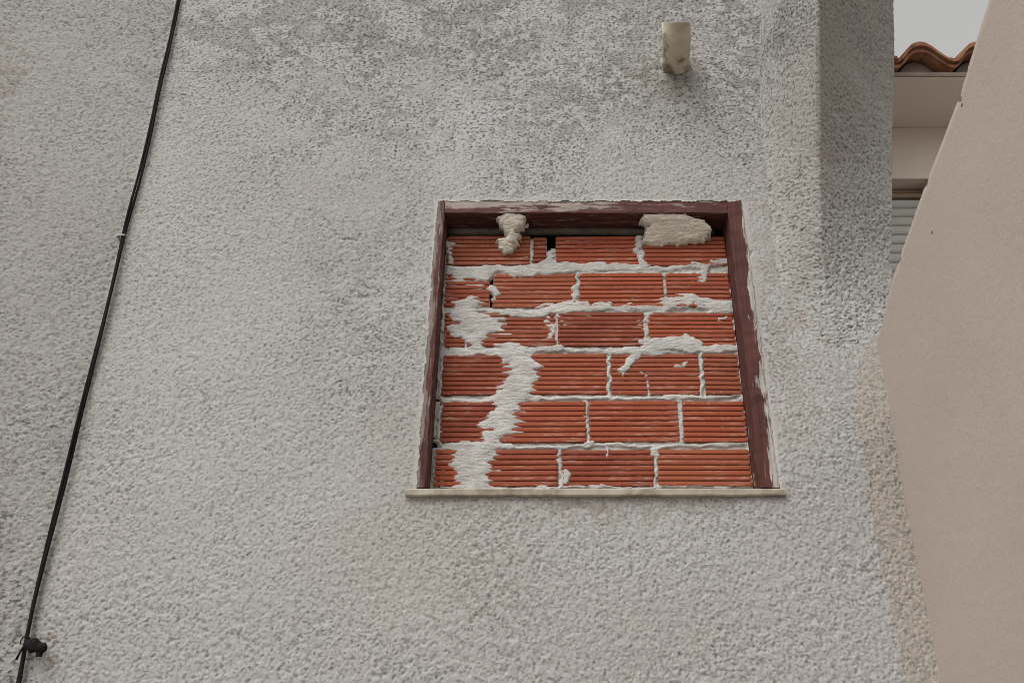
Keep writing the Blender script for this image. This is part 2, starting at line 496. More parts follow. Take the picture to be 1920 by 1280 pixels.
def stucco_wall():
    xf = np.arange(XL, XR + STEP, STEP)
    zf = np.arange(ZB, ZT + STEP, STEP)
    xs = np.concatenate([np.arange(XL - 1.2, XL - 0.006, 0.012), xf])
    zs = np.concatenate([np.arange(0, ZB - 0.006, 0.012), zf, np.arange(ZT + 0.012, ZT + 0.75, 0.012)])
    for a in (HX0, HX1): xs[np.argmin(abs(xs - a))] = a
    for a in (HZ0, HZ1): zs[np.argmin(abs(zs - a))] = a
    X, Z = np.meshgrid(xs, zs)
    nx = int((xs[-1] - xs[0]) / STEP) + 3
    nz = int((zs[-1] - zs[0]) / STEP) + 3
    Fd = stucco_fields(nz, nx, STEP, 100)
    fi, fj = (Z - zs[0]) / STEP, (X - xs[0]) / STEP
    S = {k: sample(v, fi, fj) for k, v in Fd.items()}
    px, py = photo(X, np.zeros_like(X), Z)
    amp = 0.85 + 0.10 * np.clip(S['b2'], -1.5, 1.5) + 0.22 * sstep(650, 1100, py) - 0.1 * sstep(300, 0, py)
    # distance outside the opening: smooth trowelled margin
    dx = np.maximum(np.maximum(HX0 - X, X - HX1), 0)
    dz = np.maximum(np.maximum(HZ0 - Z, Z - HZ1), 0)
    dist = np.hypot(dx, dz)
    side = np.where(X > HX1 - 0.01, 0.020, 0.014) + 0.006 * S['mid']
    margin = sstep(1.0, 0.35, dist / np.maximum(side, 0.006)) * (Z > HZ0 - 0.01)
    rel = relief(S['grain'], S['pit'], S['med'], S['wav'], amp * (1 - 0.85 * margin))
    rel *= sstep(-0.002, 0.01, dist) * 0.9 + 0.1
    for pts in ([(852, 232), (850, 262), (856, 292), (853, 318)], [(455, 1138), (459, 1160), (452, 1186), (446, 1212)], [(38, 150), (48, 178), (62, 205), (72, 232)],
                [(1408, 560), (1404, 505), (1412, 470)], [(620, 430), (640, 446), (668, 450)], [(1010, 1010), (1018, 1045), (1012, 1070)]):
        qx, qy = px + 2.5 * S['sml'], py + 2.0 * S['mid']
        dm = np.full(X.shape, 1e9)
        for (x0, y0), (x1, y1) in zip(pts[:-1], pts[1:]):
            vx, vy = x1 - x0, y1 - y0
            t = np.clip(((qx - x0) * vx + (qy - y0) * vy) / (vx * vx + vy * vy), 0, 1)
            dm = np.minimum(dm, np.hypot(qx - x0 - t * vx, qy - y0 - t * vy))
        rel -= 0.0035 * np.exp(-(dm / 1.7) ** 2)
    tone, grime = base_tone(X, Z, px, py, (S['big'], S['mid'], S['sml'], S['spk'], S['b2']))
    mk = (margin * (0.45 + 0.25 * (X > HX1 - 0.01)))[..., None]
    tone = tone * (1 - mk) + np.array((0.40, 0.38, 0.35)) * mk
    grime = grime * (1 - 0.7 * margin)
    Y = -rel
    jag = RNG.normal(0, 1, X.shape)
    jag = 0.0017 * np.clip(jag + 1.2 * S['sml'], -2.2, 2.2)
    on_x = ((abs(X - HX0) < 1e-6) | (abs(X - HX1) < 1e-6)) & (Z > HZ0 - 1e-6) & (Z < HZ1 + 1e-6)
    on_z = ((abs(Z - HZ0) < 1e-6) | (abs(Z - HZ1) < 1e-6)) & (X > HX0 - 1e-6) & (X < HX1 + 1e-6)
    X = X + jag * on_x
    Z = Z + jag * on_z
    Y = Y - 0.34 * np.maximum(corner_x(Z) - X, 0)                       # left of the cable the wall turns towards the street
    ledge = np.interp(py, [600, 660, 760, 900, 1000, 1280, 2600], [1640, 1610, 1598, 1625, 1640, 1700, 1980])
    xe = X - (px - ledge) * D / (F * CT - (CY - py) * ST)
    Y = Y + 0.16 * np.clip(X - xe, 0, 0.2) * sstep(740, 950, py)         # the wall turns back towards the neighbour
    co = np.stack([X, Y, Z], -1).reshape(-1, 3)
    xc, zc = 0.5 * (xs[:-1] + xs[1:]), 0.5 * (zs[:-1] + zs[1:])
    inside = ((xc > HX0) & (xc < HX1))[None, :] & ((zc > HZ0) & (zc < HZ1))[:, None]
    q = grid_quads(len(zs), len(xs), ~inside)
    # reveal behind the edge of the opening
    j0, j1 = np.argmin(abs(xs - HX0)), np.argmin(abs(xs - HX1))
    i0, i1 = np.argmin(abs(zs - HZ0)), np.argmin(abs(zs - HZ1))
    k = np.arange(len(zs) * len(xs)).reshape(len(zs), len(xs))
    loop = np.concatenate([k[i0, j0:j1], k[i0:i1, j1], k[i1, j1:j0:-1], k[i1:i0:-1, j0]])
    nb = len(co)
    back = co[loop].copy()
    back[:, 1] = 0.03
    co = np.concatenate([co, back])
    m = len(loop)
    a = np.arange(m)
    b = (a + 1) % m
    qs = np.stack([loop[b], loop[a], nb + a, nb + b], -1)
    tone = np.concatenate([tone, np.clip(grime, 0, 1)[..., None]], -1).reshape(-1, 4)
    tone = np.concatenate([tone, tone[loop]])
    used = np.concatenate([q, qs])
    o = link('wall', np_mesh('wall', co, used, True, tone), M['stucco'], house)
    return o
wall = stucco_wall()

def corner_pier():
    """the corner leans out of the wall as it rises: left flank, front strip, splayed shaded face, return"""
    ys = np.array([-330, 0, 95, 190, 260, 300, 400, 480, 520, 560, 620, 680, 760])
    A = [(1520, .75), (1465, .872), (1447, .94), (1431, .985), (1427, 1.003), (1429, 1.004), (1438, 1.004), (1448, 1.004), (1455, 1.004), (1462, 1.004), (1472, 1.004), (1482, 1.004), (1495, 1.006)]
    B = [(1537, .67), (1537, .795), (1537, .835), (1537, .875), (1537, .903), (1537, .918), (1538, .952), (1541, .974), (1545, .983), (1551, .990), (1564, .996), (1580, 1.001), (1598, 1.006)]
    C = [(1680, .91), (1677, .965), (1676, .977), (1675, .985), (1674, .990), (1674, .993), (1673, .999), (1672, 1.002), (1674, 1.002), (1678, 1.0005), (1684, .9995), (1690, 1.002), (1696, 1.006)]
    yy = np.linspace(-330, 760, 640)
    def curve(P):
        p = np.array([W(a[0], y, a[1]) for a, y in zip(P, ys)])
        out = np.stack([np.interp(yy, ys, p[:, k]) for k in range(3)], -1)
        ker = np.hanning(31); ker /= ker.sum()
        pad = np.concatenate([2 * out[:1] - out[15:0:-1], out, 2 * out[-1:] - out[-2:-17:-1]])
        return np.stack([np.convolve(pad[:, k], ker, 'valid') for k in range(3)], -1)
    a, b, c = curve(A), curve(B), curve(C)
    a0 = a.copy(); a0[:, 1] = np.maximum(0.03, a[:, 1] + 0.03); a0[:, 0] -= 0.012
    c1 = c.copy(); c1[:, 1] = c[:, 1] + 0.25; c1[:, 0] += 0.002
    segs = [(a0, a, 100), (a, b, 44), (b, c, 140), (c, c1, 60)]
    cols = []
    for p, q, n in segs:
        for t in np.linspace(0, 1, n, endpoint=False): cols.append(p + (q - p) * t)
    cols.append(c1)
    P = np.stack(cols, 1)                                # rows (top to bottom) x columns
    ker = np.array([0, 0, 0.25, 0.5, 0.25, 0, 0])
    Q = P.copy()
    for k in range(3):
        for j in range(3, P.shape[1] - 3): Q[:, j, k] = (P[:, j - 3:j + 4, k] * ker).sum(1)
    P = Q[::-1]                                          # bottom to top
    nz, nx = P.shape[:2]
    du, dv = np.gradient(P, axis=1), np.gradient(P, axis=0)
    n = np.cross(du, dv)
    n /= np.linalg.norm(n, axis=-1, keepdims=True) + 1e-12
    lenu = np.cumsum(np.linalg.norm(du, axis=-1), axis=1)
    lenv = np.cumsum(np.linalg.norm(dv, axis=-1), axis=0)
    gz, gx = int(lenv.max() / STEP) + 4, int(lenu.max() / STEP) + 4
    Fd = stucco_fields(gz, gx, STEP, 300, 1.35)
    S = {k: sample(v, lenv / STEP, lenu / STEP) for k, v in Fd.items()}
    amp = 0.95 + 0.2 * np.clip(S['b2'], -1.5, 1.5)
    amp[:, 146:284] *= 1.2 + 0.45 * sstep(60, 480, photo(P[..., 0], P[..., 1], P[..., 2])[1][:, 146:284])
    rel = relief(S['grain'], S['pit'], S['med'], 0.6 * S['wav'], amp)
    px, py = photo(P[..., 0], P[..., 1], P[..., 2])
    tone, grime = base_tone(P[..., 0], P[..., 2], px, py, (S['big'], S['mid'], S['sml'], S['spk'], S['b2']))
    grime[:, 100:144] += 0.28
    grime[:, 144:] *= 1 - 0.55 * sstep(420, 100, py[:, 144:])
    lime = np.zeros((nz, nx)); lime[:, :98] = 1  # lime wash on the left flank, whitened further for the light it catches
    mk = (0.45 * lime * sstep(-1.5, 0.6, S['mid']))[..., None]
    tone = tone * (1 - mk) + np.array((0.40, 0.41, 0.405)) * mk
    strip = np.zeros((nz, nx)); strip[:, 100:144] = 1
    mk = (0.22 * strip * sstep(-1.2, 1.0, S['big'] + 0.4 * S['mid']))[..., None]
    tone = tone * (1 - mk) + np.array((0.36, 0.325, 0.27)) * mk
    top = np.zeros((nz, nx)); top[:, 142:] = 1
    mk = (0.54 * top * sstep(500, 60, py + 25 * S['mid'] + 25 * S['sml']))[..., None]        # brown tone puts the overhang's shade into the splayed face
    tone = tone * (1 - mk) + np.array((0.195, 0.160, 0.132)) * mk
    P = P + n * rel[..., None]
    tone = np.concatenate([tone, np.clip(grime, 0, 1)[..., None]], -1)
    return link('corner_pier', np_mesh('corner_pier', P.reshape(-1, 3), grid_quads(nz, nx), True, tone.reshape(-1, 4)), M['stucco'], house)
pier = corner_pier()

# body behind the facade, so that the wall has its thickness
b = MB()
zt = ZT + 0.74
b.box(XL - 1.2, HX0 - 0.02, 0.04, 0.32, 0, zt)
b.box(HX1 + 0.02, XR - 0.01, 0.04, 0.32, 0, zt)
b.box(HX0 - 0.018, HX1 + 0.018, 0.04, 0.32, 0, HZ0 - 0.03)
b.box(HX0 - 0.018, HX1 + 0.018, 0.04, 0.32, HZ1 + 0.03, zt)
link('wall_core', b.mesh('wall_core'), M['house'], house)

# ------------------------------------------------------------------ window: frame, sill, dark rail
FX0, FX1 = -0.168 * D, 0.2865 * D                    # clear opening between the jambs
FZ1 = H + 0.687 * D
FZ0 = H + 0.2435 * D
DB = 1.035                                           # brick face
YB = (DB - 1) * D

b = MB()
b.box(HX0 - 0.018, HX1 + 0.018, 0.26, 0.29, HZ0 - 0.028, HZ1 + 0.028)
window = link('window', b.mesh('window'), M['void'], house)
window['label'] = 'window opening bricked up behind a worn maroon frame'

def wobble_box(name, x0, x1, y0, y1, z0, z1, along, mat, amp=0.0012, nseg=40, origin=None):
    """a board with rounded, slightly uneven arrises"""
    r = random.Random(name + str(x0))
    def ring(t):
        e = 0.0025
        if along == 'z':
            pr = [(x0 + e, y0), (x1 - e, y0), (x1, y0 + e), (x1, y1), (x0, y1), (x0, y0 + e)]
            z = z0 + (z1 - z0) * t
            return [(p[0] + r.uniform(-amp, amp), p[1] + r.uniform(-amp, amp), z) for p in pr]
        pr = [(y0, z0 + e), (y0, z1 - e), (y0 + e, z1), (y1, z1), (y1, z0), (y0 + e, z0)]
        x = x0 + (x1 - x0) * t
        return [(x, p[0] + r.uniform(-amp, amp), p[1] + r.uniform(-amp, amp)) for p in pr]
    m = MB()
    m.rings([ring(i / nseg) for i in range(nseg + 1)])
    o = link(name, m.mesh(name, False), mat, window)
    if origin: shift_mesh(o, origin)
    return o

wobble_box('jamb', HX0 - 0.004, FX0, 0.001, 0.105, FZ0, HZ1 + 0.003, 'z', M['jamb_a'], origin=(FX0, 0, FZ0))
j2 = wobble_box('jamb', FX1, HX1 + 0.004, 0.001, 0.105, FZ0, HZ1 + 0.003, 'z', M['jamb_b'], origin=(FX1, 0, FZ0))
j2['label'] = 'jamb with maroon paint peeled to white along its outer edge'
wobble_box('head_rail', FX0 + 0.0005, FX1 - 0.0005, 0.002, 0.105, FZ1, HZ1 + 0.0025, 'x', M['head'], origin=(FX0, 0, FZ1))
# dusty bar under the head
zb = zr(431.5, 1.042)
xe = W(1333, 433, 1.042)[0]
m = MB()
pts = [(FX0 + 0.002 + (xe - FX0 - 0.002) * t, 1.042 * D - D + 0.012 + 0.0015 * math.sin(9 * t), zb + 0.0015 * math.sin(5 * t)) for t in np.linspace(0, 1, 24)]
m.tube(pts, 0.0150, 10)
bar = link('shutter_bar', m.mesh('shutter_bar', True), M['rail'], window)
# sill
sx0, sx1 = W(762, 925, 1.0)[0], W(1471, 925, 1.0)[0]
m = MB()
n = 60
r = random.Random(8)
rings = []
for i in range(n + 1):
    x = sx0 + (sx1 - sx0) * i / n
    f = -0.016 + r.uniform(-0.0012, 0.0012)
    z0, z1 = zr(928.8, .992) + r.uniform(-0.001, 0.001), zr(915.2, .992) + r.uniform(-0.0008, 0.0008)
    rings.append([(x, f + 0.003, z0), (x, f, z0 + 0.004), (x, f, z1 - 0.003), (x, f + 0.004, z1), (x, 0.07, z1 + 0.001), (x, 0.07, z0)])
m.rings(rings)
sill = link('sill', m.mesh('sill', False), M['sill'], window)
sill['label'] = 'thin cream sill under the bricked window'
# sliver of wood in the corner
a = W(1413, 886, 1.028); c = W(1426, 911, 1.028)
m = MB()
m.box(a[0], c[0], a[1] - 0.004, a[1] + 0.012, c[2], a[2])
link('wood_shim', m.mesh('wood_shim', False, 0.001), M['wood'], window)

# ------------------------------------------------------------------ brick infill
ROWS = [  # photo y of the course (top, bottom) and photo x of its bricks
    (443, 498, [(838, 994), (1000, 1024), (1042, 1197), (1206, 1364)]),
    (511, 575, [(834, 918), (924, 1080), (1087, 1244), (1250, 1369)]),
    (586, 650, [(832, 872), (877, 1041), (1046, 1208), (1216, 1378)]),
    (663, 740, [(829, 962), (968, 1138), (1145, 1312), (1321, 1387)]),
    (751, 829, [(823, 928), (933, 1099), (1104, 1273), (1281, 1401)]),
    (842, 912, [(815, 868), (874, 1046), (1053, 1227), (1233, 1410)]),
]
infill = None
b = MB()
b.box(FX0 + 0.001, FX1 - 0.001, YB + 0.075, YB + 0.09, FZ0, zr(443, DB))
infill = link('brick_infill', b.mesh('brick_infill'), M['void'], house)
infill['label'] = 'ribbed red hollow bricks laid in rough mortar in the window'

def brick(x0, x1, z0, z1, r):
    """hollow clay block: ribbed face, chipped ends, slight tilt"""
    hgt = z1 - z0
    nr = max(5, round(hgt / 0.0158))
    p = hgt / nr
    prof = []                                            # (depth behind the face, z)
    prof.append((0.006, 0.0))
    for i in range(nr):
        o = i * p
        g = p * (0.15 + r.uniform(-0.03, 0.05))
        prof += [(0.0062, o + g * 0.35), (0.0008, o + g), (0.0, o + p * 0.42), (0.0003 + r.uniform(0, 0.0006), o + p * 0.72), (0.0012, o + p - g * 0.55)]
    prof.append((0.006, hgt))
    prof += [(0.07, hgt), (0.07, 0.0)]
    tx, tz, ty = r.uniform(-0.0025, 0.0025), r.uniform(-0.0015, 0.0015), r.uniform(-0.0015, 0.0020)
    w = x1 - x0
    m = MB()
    rings = []
    for t in (0, 0.02, 0.98, 1):
        e = 0.0022 if t in (0, 1) else 0.0
        rings.append([(x0 + w * t, YB + d + ty + tx * (t - 0.5) + (e if d < 0.05 else 0), z0 + z + tz * (t - 0.5)) for d, z in prof])
    m.rings(rings)
    o = link('brick', m.mesh('brick', False), M['brick'], infill)
    shift_mesh(o, (x0, YB, z0))
    return o

rb = random.Random(21)
for (yt, yb, xs) in ROWS:
    for (xa, xb) in xs:
        ym = 0.5 * (yt + yb)
        dr = rb.uniform(-1.2, 1.2)
        brick(max(W(xa, ym, DB)[0], FX0 + 0.002), min(W(xb, ym, DB)[0], FX1 - 0.002), zr(yb + dr, DB), zr(yt + dr, DB), rb)

# ------------------------------------------------------------------ mortar: joints and trowel smears, one relief sheet that rises through the bricks
STROKES = [  # points in photo px, half width px, height over the brick face in mm
    # bed joint 1
    ([(842, 508), (930, 504), (1000, 508), (1060, 501), (1130, 500), (1205, 502)], 11, 5), ([(850, 512), (905, 516)], 15, 5),
    ([(975, 512), (1005, 503), (1036, 489)], 9, 6), ([(1200, 505), (1250, 503), (1300, 497), (1370, 491)], 7, 3), ([(1090, 513), (1180, 511), (1300, 513)], 6, 3),
    ([(1317, 503), (1317, 521)], 13, 6), ([(1336, 488), (1368, 487)], 6, 4), ([(1034, 474), (1035, 492)], 9, -1),
    ([(960, 514), (1030, 511)], 8, 5), ([(1120, 500), (1200, 498)], 8, 4),
    # bed joint 2
    ([(834, 579), (950, 581)], 4, -3), ([(950, 584), (990, 590), (1012, 586), (1050, 574), (1100, 570)], 9, 6), ([(1045, 583), (1130, 574), (1235, 577)], 9, 5),
    ([(1240, 576), (1262, 566), (1300, 560), (1330, 570), (1368, 573)], 15, 6), ([(1275, 566), (1300, 558)], 15, 6), ([(1095, 590), (1180, 587)], 5, 2), ([(1010, 575), (1085, 560)], 5, 2),
    ([(1230, 580), (1215, 590)], 8, 4),
    # left blob
    ([(868, 578), (880, 605), (893, 640)], 25, 7), ([(880, 590), (905, 612)], 27, 7), ([(890, 615), (930, 612)], 22, 4), ([(862, 620), (850, 618)], 14, 5), ([(872, 572), (885, 566)], 14, 4),
    ([(838, 545), (845, 560)], 8, 0), ([(840, 525), (900, 535)], 9, -2),
    ([(1052, 588), (1056, 612)], 8, 5), ([(1026, 592), (1034, 630)], 9, -1),
    # bed joint 3
    ([(836, 664), (900, 661), (1000, 657), (1045, 651)], 9, 4), ([(845, 656), (940, 660)], 8, 3), ([(1045, 655), (1145, 657)], 5, 1),
    ([(1142, 658), (1200, 659), (1228, 648)], 9, 7), ([(1215, 652), (1258, 643), (1300, 646)], 17, 7), ([(1225, 640), (1285, 636)], 13, 5), ([(1285, 656), (1386, 652)], 9, 4),
    ([(1200, 660), (1182, 675), (1167, 693)], 9, 8), ([(1205, 640), (1230, 645)], 10, 5),
    # the long smear
    ([(955, 662), (978, 690), (972, 715), (950, 755), (932, 800)], 30, 7), ([(985, 665), (990, 700), (985, 730)], 22, 5), ([(932, 790), (915, 838), (885, 868)], 28, 7),
    ([(870, 850), (868, 915)], 26, 7), ([(890, 850), (905, 885), (890, 912)], 26, 4), ([(960, 760), (950, 800)], 24, 3),
    # bed joint 4
    ([(830, 748), (900, 752), (950, 745)], 8, 5), ([(960, 746), (1080, 745), (1140, 744)], 6, 3), ([(1140, 745), (1260, 746), (1390, 741)], 5, 2), ([(1250, 744), (1330, 742)], 6, 4),
    # bed joint 5
    ([(830, 838), (880, 834), (960, 836)], 10, 4), ([(950, 838), (1050, 838), (1108, 832)], 6, 3), ([(1108, 833), (1230, 838), (1300, 836), (1405, 831)], 6, 3),
    ([(1098, 833), (1108, 830)], 9, 7), ([(1135, 838), (1140, 855)], 6, 3),
    # bottom joint
    ([(822, 914), (1000, 914), (1200, 913), (1412, 911)], 4, 2), ([(1010, 917), (1022, 915)], 10, 8), ([(1072, 912), (1130, 912)], 5, 5), ([(1060, 886), (1056, 905)], 9, 5), ([(1230, 912), (1238, 913)], 8, 5),
    ([(1276, 913), (1286, 913)], 7, 5), ([(1345, 913), (1360, 913)], 8, 5),
    # head joints
    ([(997, 455), (997, 500)], 4, 1), ([(1200, 446), (1201, 475), (1204, 500)], 9, 4), ([(1083, 513), (1085, 575)], 6, 3), ([(1078, 540), (1084, 552)], 10, 4),
    ([(1247, 527), (1248, 572)], 4, 0), ([(922, 540), (930, 548)], 11, 6), ([(928, 548), (930, 556)], 8, 4), ([(1043, 590), (1043, 650)], 4, 0), ([(1212, 588), (1211, 650)], 8, 3), ([(1196, 595), (1205, 620)], 9, 0),
    ([(1141, 660), (1143, 742)], 6, 2), ([(1316, 660), (1319, 742)], 6, 2), ([(1101, 752), (1102, 828)], 5, 1), ([(1275, 748), (1279, 830)], 6, 0), ([(1262, 755), (1272, 820)], 10, -5),
    ([(1049, 845), (1050, 912)], 6, 2), ([(1230, 842), (1230, 912)], 5, 2), ([(1228, 843), (1232, 850)], 10, 6),
    # against the frame
    ([(843, 455), (845, 490)], 9, 6), ([(836, 510), (828, 660), (824, 740)], 5, 2), ([(826, 760), (820, 830)], 6, 4), ([(820, 845), (813, 910)], 7, 2), ([(832, 880), (826, 905)], 6, 0),
    ([(1366, 445), (1372, 520), (1384, 640), (1396, 760), (1412, 900)], 8, 4), ([(1376, 560), (1380, 600)], 8, 5), ([(1390, 680), (1396, 740)], 7, 5),
    # drips and spots
    ([(1213, 714), (1214, 746)], 5, 4), ([(1168, 699), (1170, 703)], 5, 3), ([(1206, 698), (1208, 702)], 5, 3), ([(1266, 688), (1290, 678)], 5, 2), ([(876, 764), (882, 766)], 6, 2), ([(880, 772), (884, 774)], 5, 2),
    ([(1350, 597), (1362, 594)], 6, 3), ([(1186, 556), (1187, 560)], 5, 3), ([(990, 478), (985, 484)], 6, 3), ([(1358, 512), (1359, 516)], 5, 2), ([(1355, 800), (1362, 806)], 4, 2), ([(1300, 528), (1295, 534)], 8, 2),
]
def mortar():
    st = 0.0026
    xs = np.arange(FX0 + 0.001, FX1 - 0.001, st)
    zs = np.arange(FZ0 - 0.002, zr(443, DB) + 0.004, st)
    X, Z = np.meshgrid(xs, zs)
    nz, nx = X.shape
    px, py = photo(X, np.full_like(X, YB), Z)
    wx, wz = fft_low(nz, nx, st, 0.045, 0.030, 41), fft_low(nz, nx, st, 0.045, 0.030, 42)
    fx, fz = fft_low(nz, nx, st, 0.014, 0.010, 43), fft_low(nz, nx, st, 0.014, 0.010, 44)
    px2, py2 = px + 2.4 * wx + 1.0 * fx, py + 1.5 * wz + 0.5 * fz
    streak = fft_low(nz, nx, st, 0.07, 0.012, 45)
    lump = fft_noise(nz, nx, st, 0.03, 0.018, 46)
    h = np.full(X.shape, -30.0)
    for pts, w, hh in STROKES:
        if w <= 8: w, hh = 0.72 * w, min(hh, 2.2) - 2.9                  # plain joints stay thin, struck just below the ribs
        elif w < 14: w *= 0.88
        dmin = np.full(X.shape, 1e9)
        for (x0, y0), (x1, y1) in zip(pts[:-1], pts[1:]):
            vx, vy = x1 - x0, y1 - y0
            t = np.clip(((px2 - x0) * vx + (py2 - y0) * vy) / (vx * vx + vy * vy), 0, 1)
            dmin = np.minimum(dmin, np.hypot(px2 - x0 - t * vx, py2 - y0 - t * vy))
        big = min(1.0, w / 20.0)
        u = dmin / w
        hs_ = hh - (u ** (1.7 if w > 19 else 2.4)) * (hh + 6.5) + streak * 4.2 * big * np.clip(u, 0.2, 1.3) * (hh > 2) + lump * 0.22 + (0 if w > 8 else 0.0)
        h = np.maximum(h, np.where(u < 2.2, hs_, -30))
    cap = 0.35 + 0.8 * fft_low(nz, nx, st, 0.06, 0.03, 48) + 0.55 * fft_noise(nz, nx, st, 0.05, 0.009, 49)
    h = np.where(h > cap, cap + 0.18 * (h - cap), h)                        # struck off with the trowel
    h += 0.10 * fft_noise(nz, nx, st, 0.016, 0.007, 47)
    # bed of every joint: mortar set back between the blocks
    bed = -7.6 + 1.2 * fft_low(nz, nx, st, 0.03, 0.02, 50)
    hole = ((px > 1024) & (px < 1043) & (py < 470)) | ((px > 917) & (px < 925) & (py > 515) & (py < 582)) | (py < 446) | ((px < 830) & (py > 818) & (py < 838))
    h = np.maximum(h, np.where(hole, -30, np.minimum(bed, -6.4)))
    keep = (h[:-1, :-1] > -9.5) | (h[1:, 1:] > -9.5) | (h[:-1, 1:] > -9.5) | (h[1:, :-1] > -9.5)
    h = np.maximum(h, -11)
    co = np.stack([X, YB - h * 0.001, Z], -1).reshape(-1, 3)
    q = grid_quads(nz, nx, keep)
    used = np.unique(q)
    remap = np.zeros(len(co), int)
    remap[used] = np.arange(len(used))
    o = link('mortar', np_mesh('mortar', co[used], remap[q], True), M['mortar'], infill)
    o['label'] = 'pale mortar smeared over the joints between the bricks'
mortar()

def dab(name, outline, d_top, d_bot, bulge, seed, label, mat):
    """a hand-sized lump of mortar bridging from the head rail down on to the bricks, with its own edge thickness"""
    o = np.array(outline, float)
    st = 1.0
    gx = np.arange(o[:, 0].min() - 6, o[:, 0].max() + 6, st)
    gy = np.arange(o[:, 1].max() + 6, o[:, 1].min() - 6, -st)
    PX, PY = np.meshgrid(gx, gy)
    nz, nx = PX.shape
    QX = PX + 2.4 * fft_low(nz, nx, 1.0, 14, 7, seed)
    QY = PY + 1.5 * fft_low(nz, nx, 1.0, 10, 8, seed + 1)
    ins = np.zeros(PX.shape, bool)
    dist = np.full(PX.shape, 1e9)
    for (x0, y0), (x1, y1) in zip(o, np.roll(o, -1, 0)):
        if y0 != y1:
            ins ^= ((y0 > QY) != (y1 > QY)) & (QX < (x1 - x0) * (QY - y0) / (y1 - y0) + x0)
        vx, vy = x1 - x0, y1 - y0
        t = np.clip(((QX - x0) * vx + (QY - y0) * vy) / (vx * vx + vy * vy), 0, 1)
        dist = np.minimum(dist, np.hypot(QX - x0 - t * vx, QY - y0 - t * vy))
    sd = np.where(ins, dist, -dist)
    T = np.clip((PY - o[:, 1].min()) / np.ptp(o[:, 1]), 0, 1)
    off = bulge * (1 - np.exp(-np.maximum(sd, 0) / 4.0)) * (1 + 0.16 * fft_low(nz, nx, 1.0, 30, 14, seed + 2)) + 0.0006 * fft_noise(nz, nx, 1.0, 22, 9, seed + 3, 0.9) - 0.03 * sstep(0, -2.2, sd)
    v = CY - PY
    yy = F * CT - v * ST
    d = d_top + (d_bot - d_top) * T
    P = np.stack([D * d * (PX - CX) / yy, -D + D * d - off, H + D * d * (v * CT + F * ST) / yy], -1).reshape(-1, 3)
    ok = sd > -3.0
    q = grid_quads(nz, nx, ok[:-1, :-1] & ok[1:, 1:] & ok[:-1, 1:] & ok[1:, :-1])
    used = np.unique(q)
    remap = np.zeros(len(P), int)
    remap[used] = np.arange(len(used))
    w = link(name, np_mesh(name, P[used], remap[q], True), mat, infill)
    w['label'] = label
dab('mortar_patch', [(948, 396), (975, 395), (986, 405), (982, 418), (972, 428), (975, 440), (971, 455), (962, 470), (951, 476), (940, 470), (934, 458), (934, 447), (948, 442), (944, 430), (936, 418), (938, 404)],
    1.003, 1.031, 0.008, 3, 'narrow lump of mortar hanging from the head rail', M['patch'])
dab('mortar_patch', [(1206, 402), (1240, 399), (1290, 402), (1300, 408), (1318, 413), (1332, 424), (1333, 440), (1322, 448), (1296, 455), (1260, 459), (1222, 461), (1206, 452), (1213, 436), (1216, 424), (1204, 412)],
    1.003, 1.033, 0.006, 5, 'wide flat patch of mortar under the head rail', M['patch'])

# ------------------------------------------------------------------ drain pipe stub over the window
def spout():
    base, tip = Vector(W(1266, 122, 1.0)), Vector(W(1272, 22, 0.883))
    R = 0.0505
    t = tip - base
    root = tag(empty('drain_pipe', base), 'short stained cream drain pipe stub jutting from the wall above the window', 'pipe')
    N = 28
    def ring(rad, k, cut=False):
        out = []
        for j in range(N):
            a = 2 * math.pi * j / N
            q = base + t * k + Vector((rad * math.cos(a), 0, rad * math.sin(a)))
            if cut: q.y += (rad * math.sin(a) + R) * 0.93          # mitred mouth, lower lip longest
            out.append(tuple(q - base))
        return out
    m = MB()
    m.rings([ring(R, -0.12), ring(R, 0.03), ring(R * 1.0, 0.5), ring(R, 1.0, True), ring(R * 0.90, 1.0, True), ring(R * 0.88, 0.5), ring(R * 0.86, 0.05)], caps=True)
    link('barrel', m.mesh('barrel', True), M['pipe'], root)
    m = MB()
    m.rings([ring(R * 1.005, -0.05), ring(R * 1.05, -0.01), ring(R * 1.07, 0.05), ring(R * 1.04, 0.10), ring(R * 1.003, 0.13)], caps=False)
    c = link('collar', m.mesh('collar', True), M['pipe'], root)
spout()

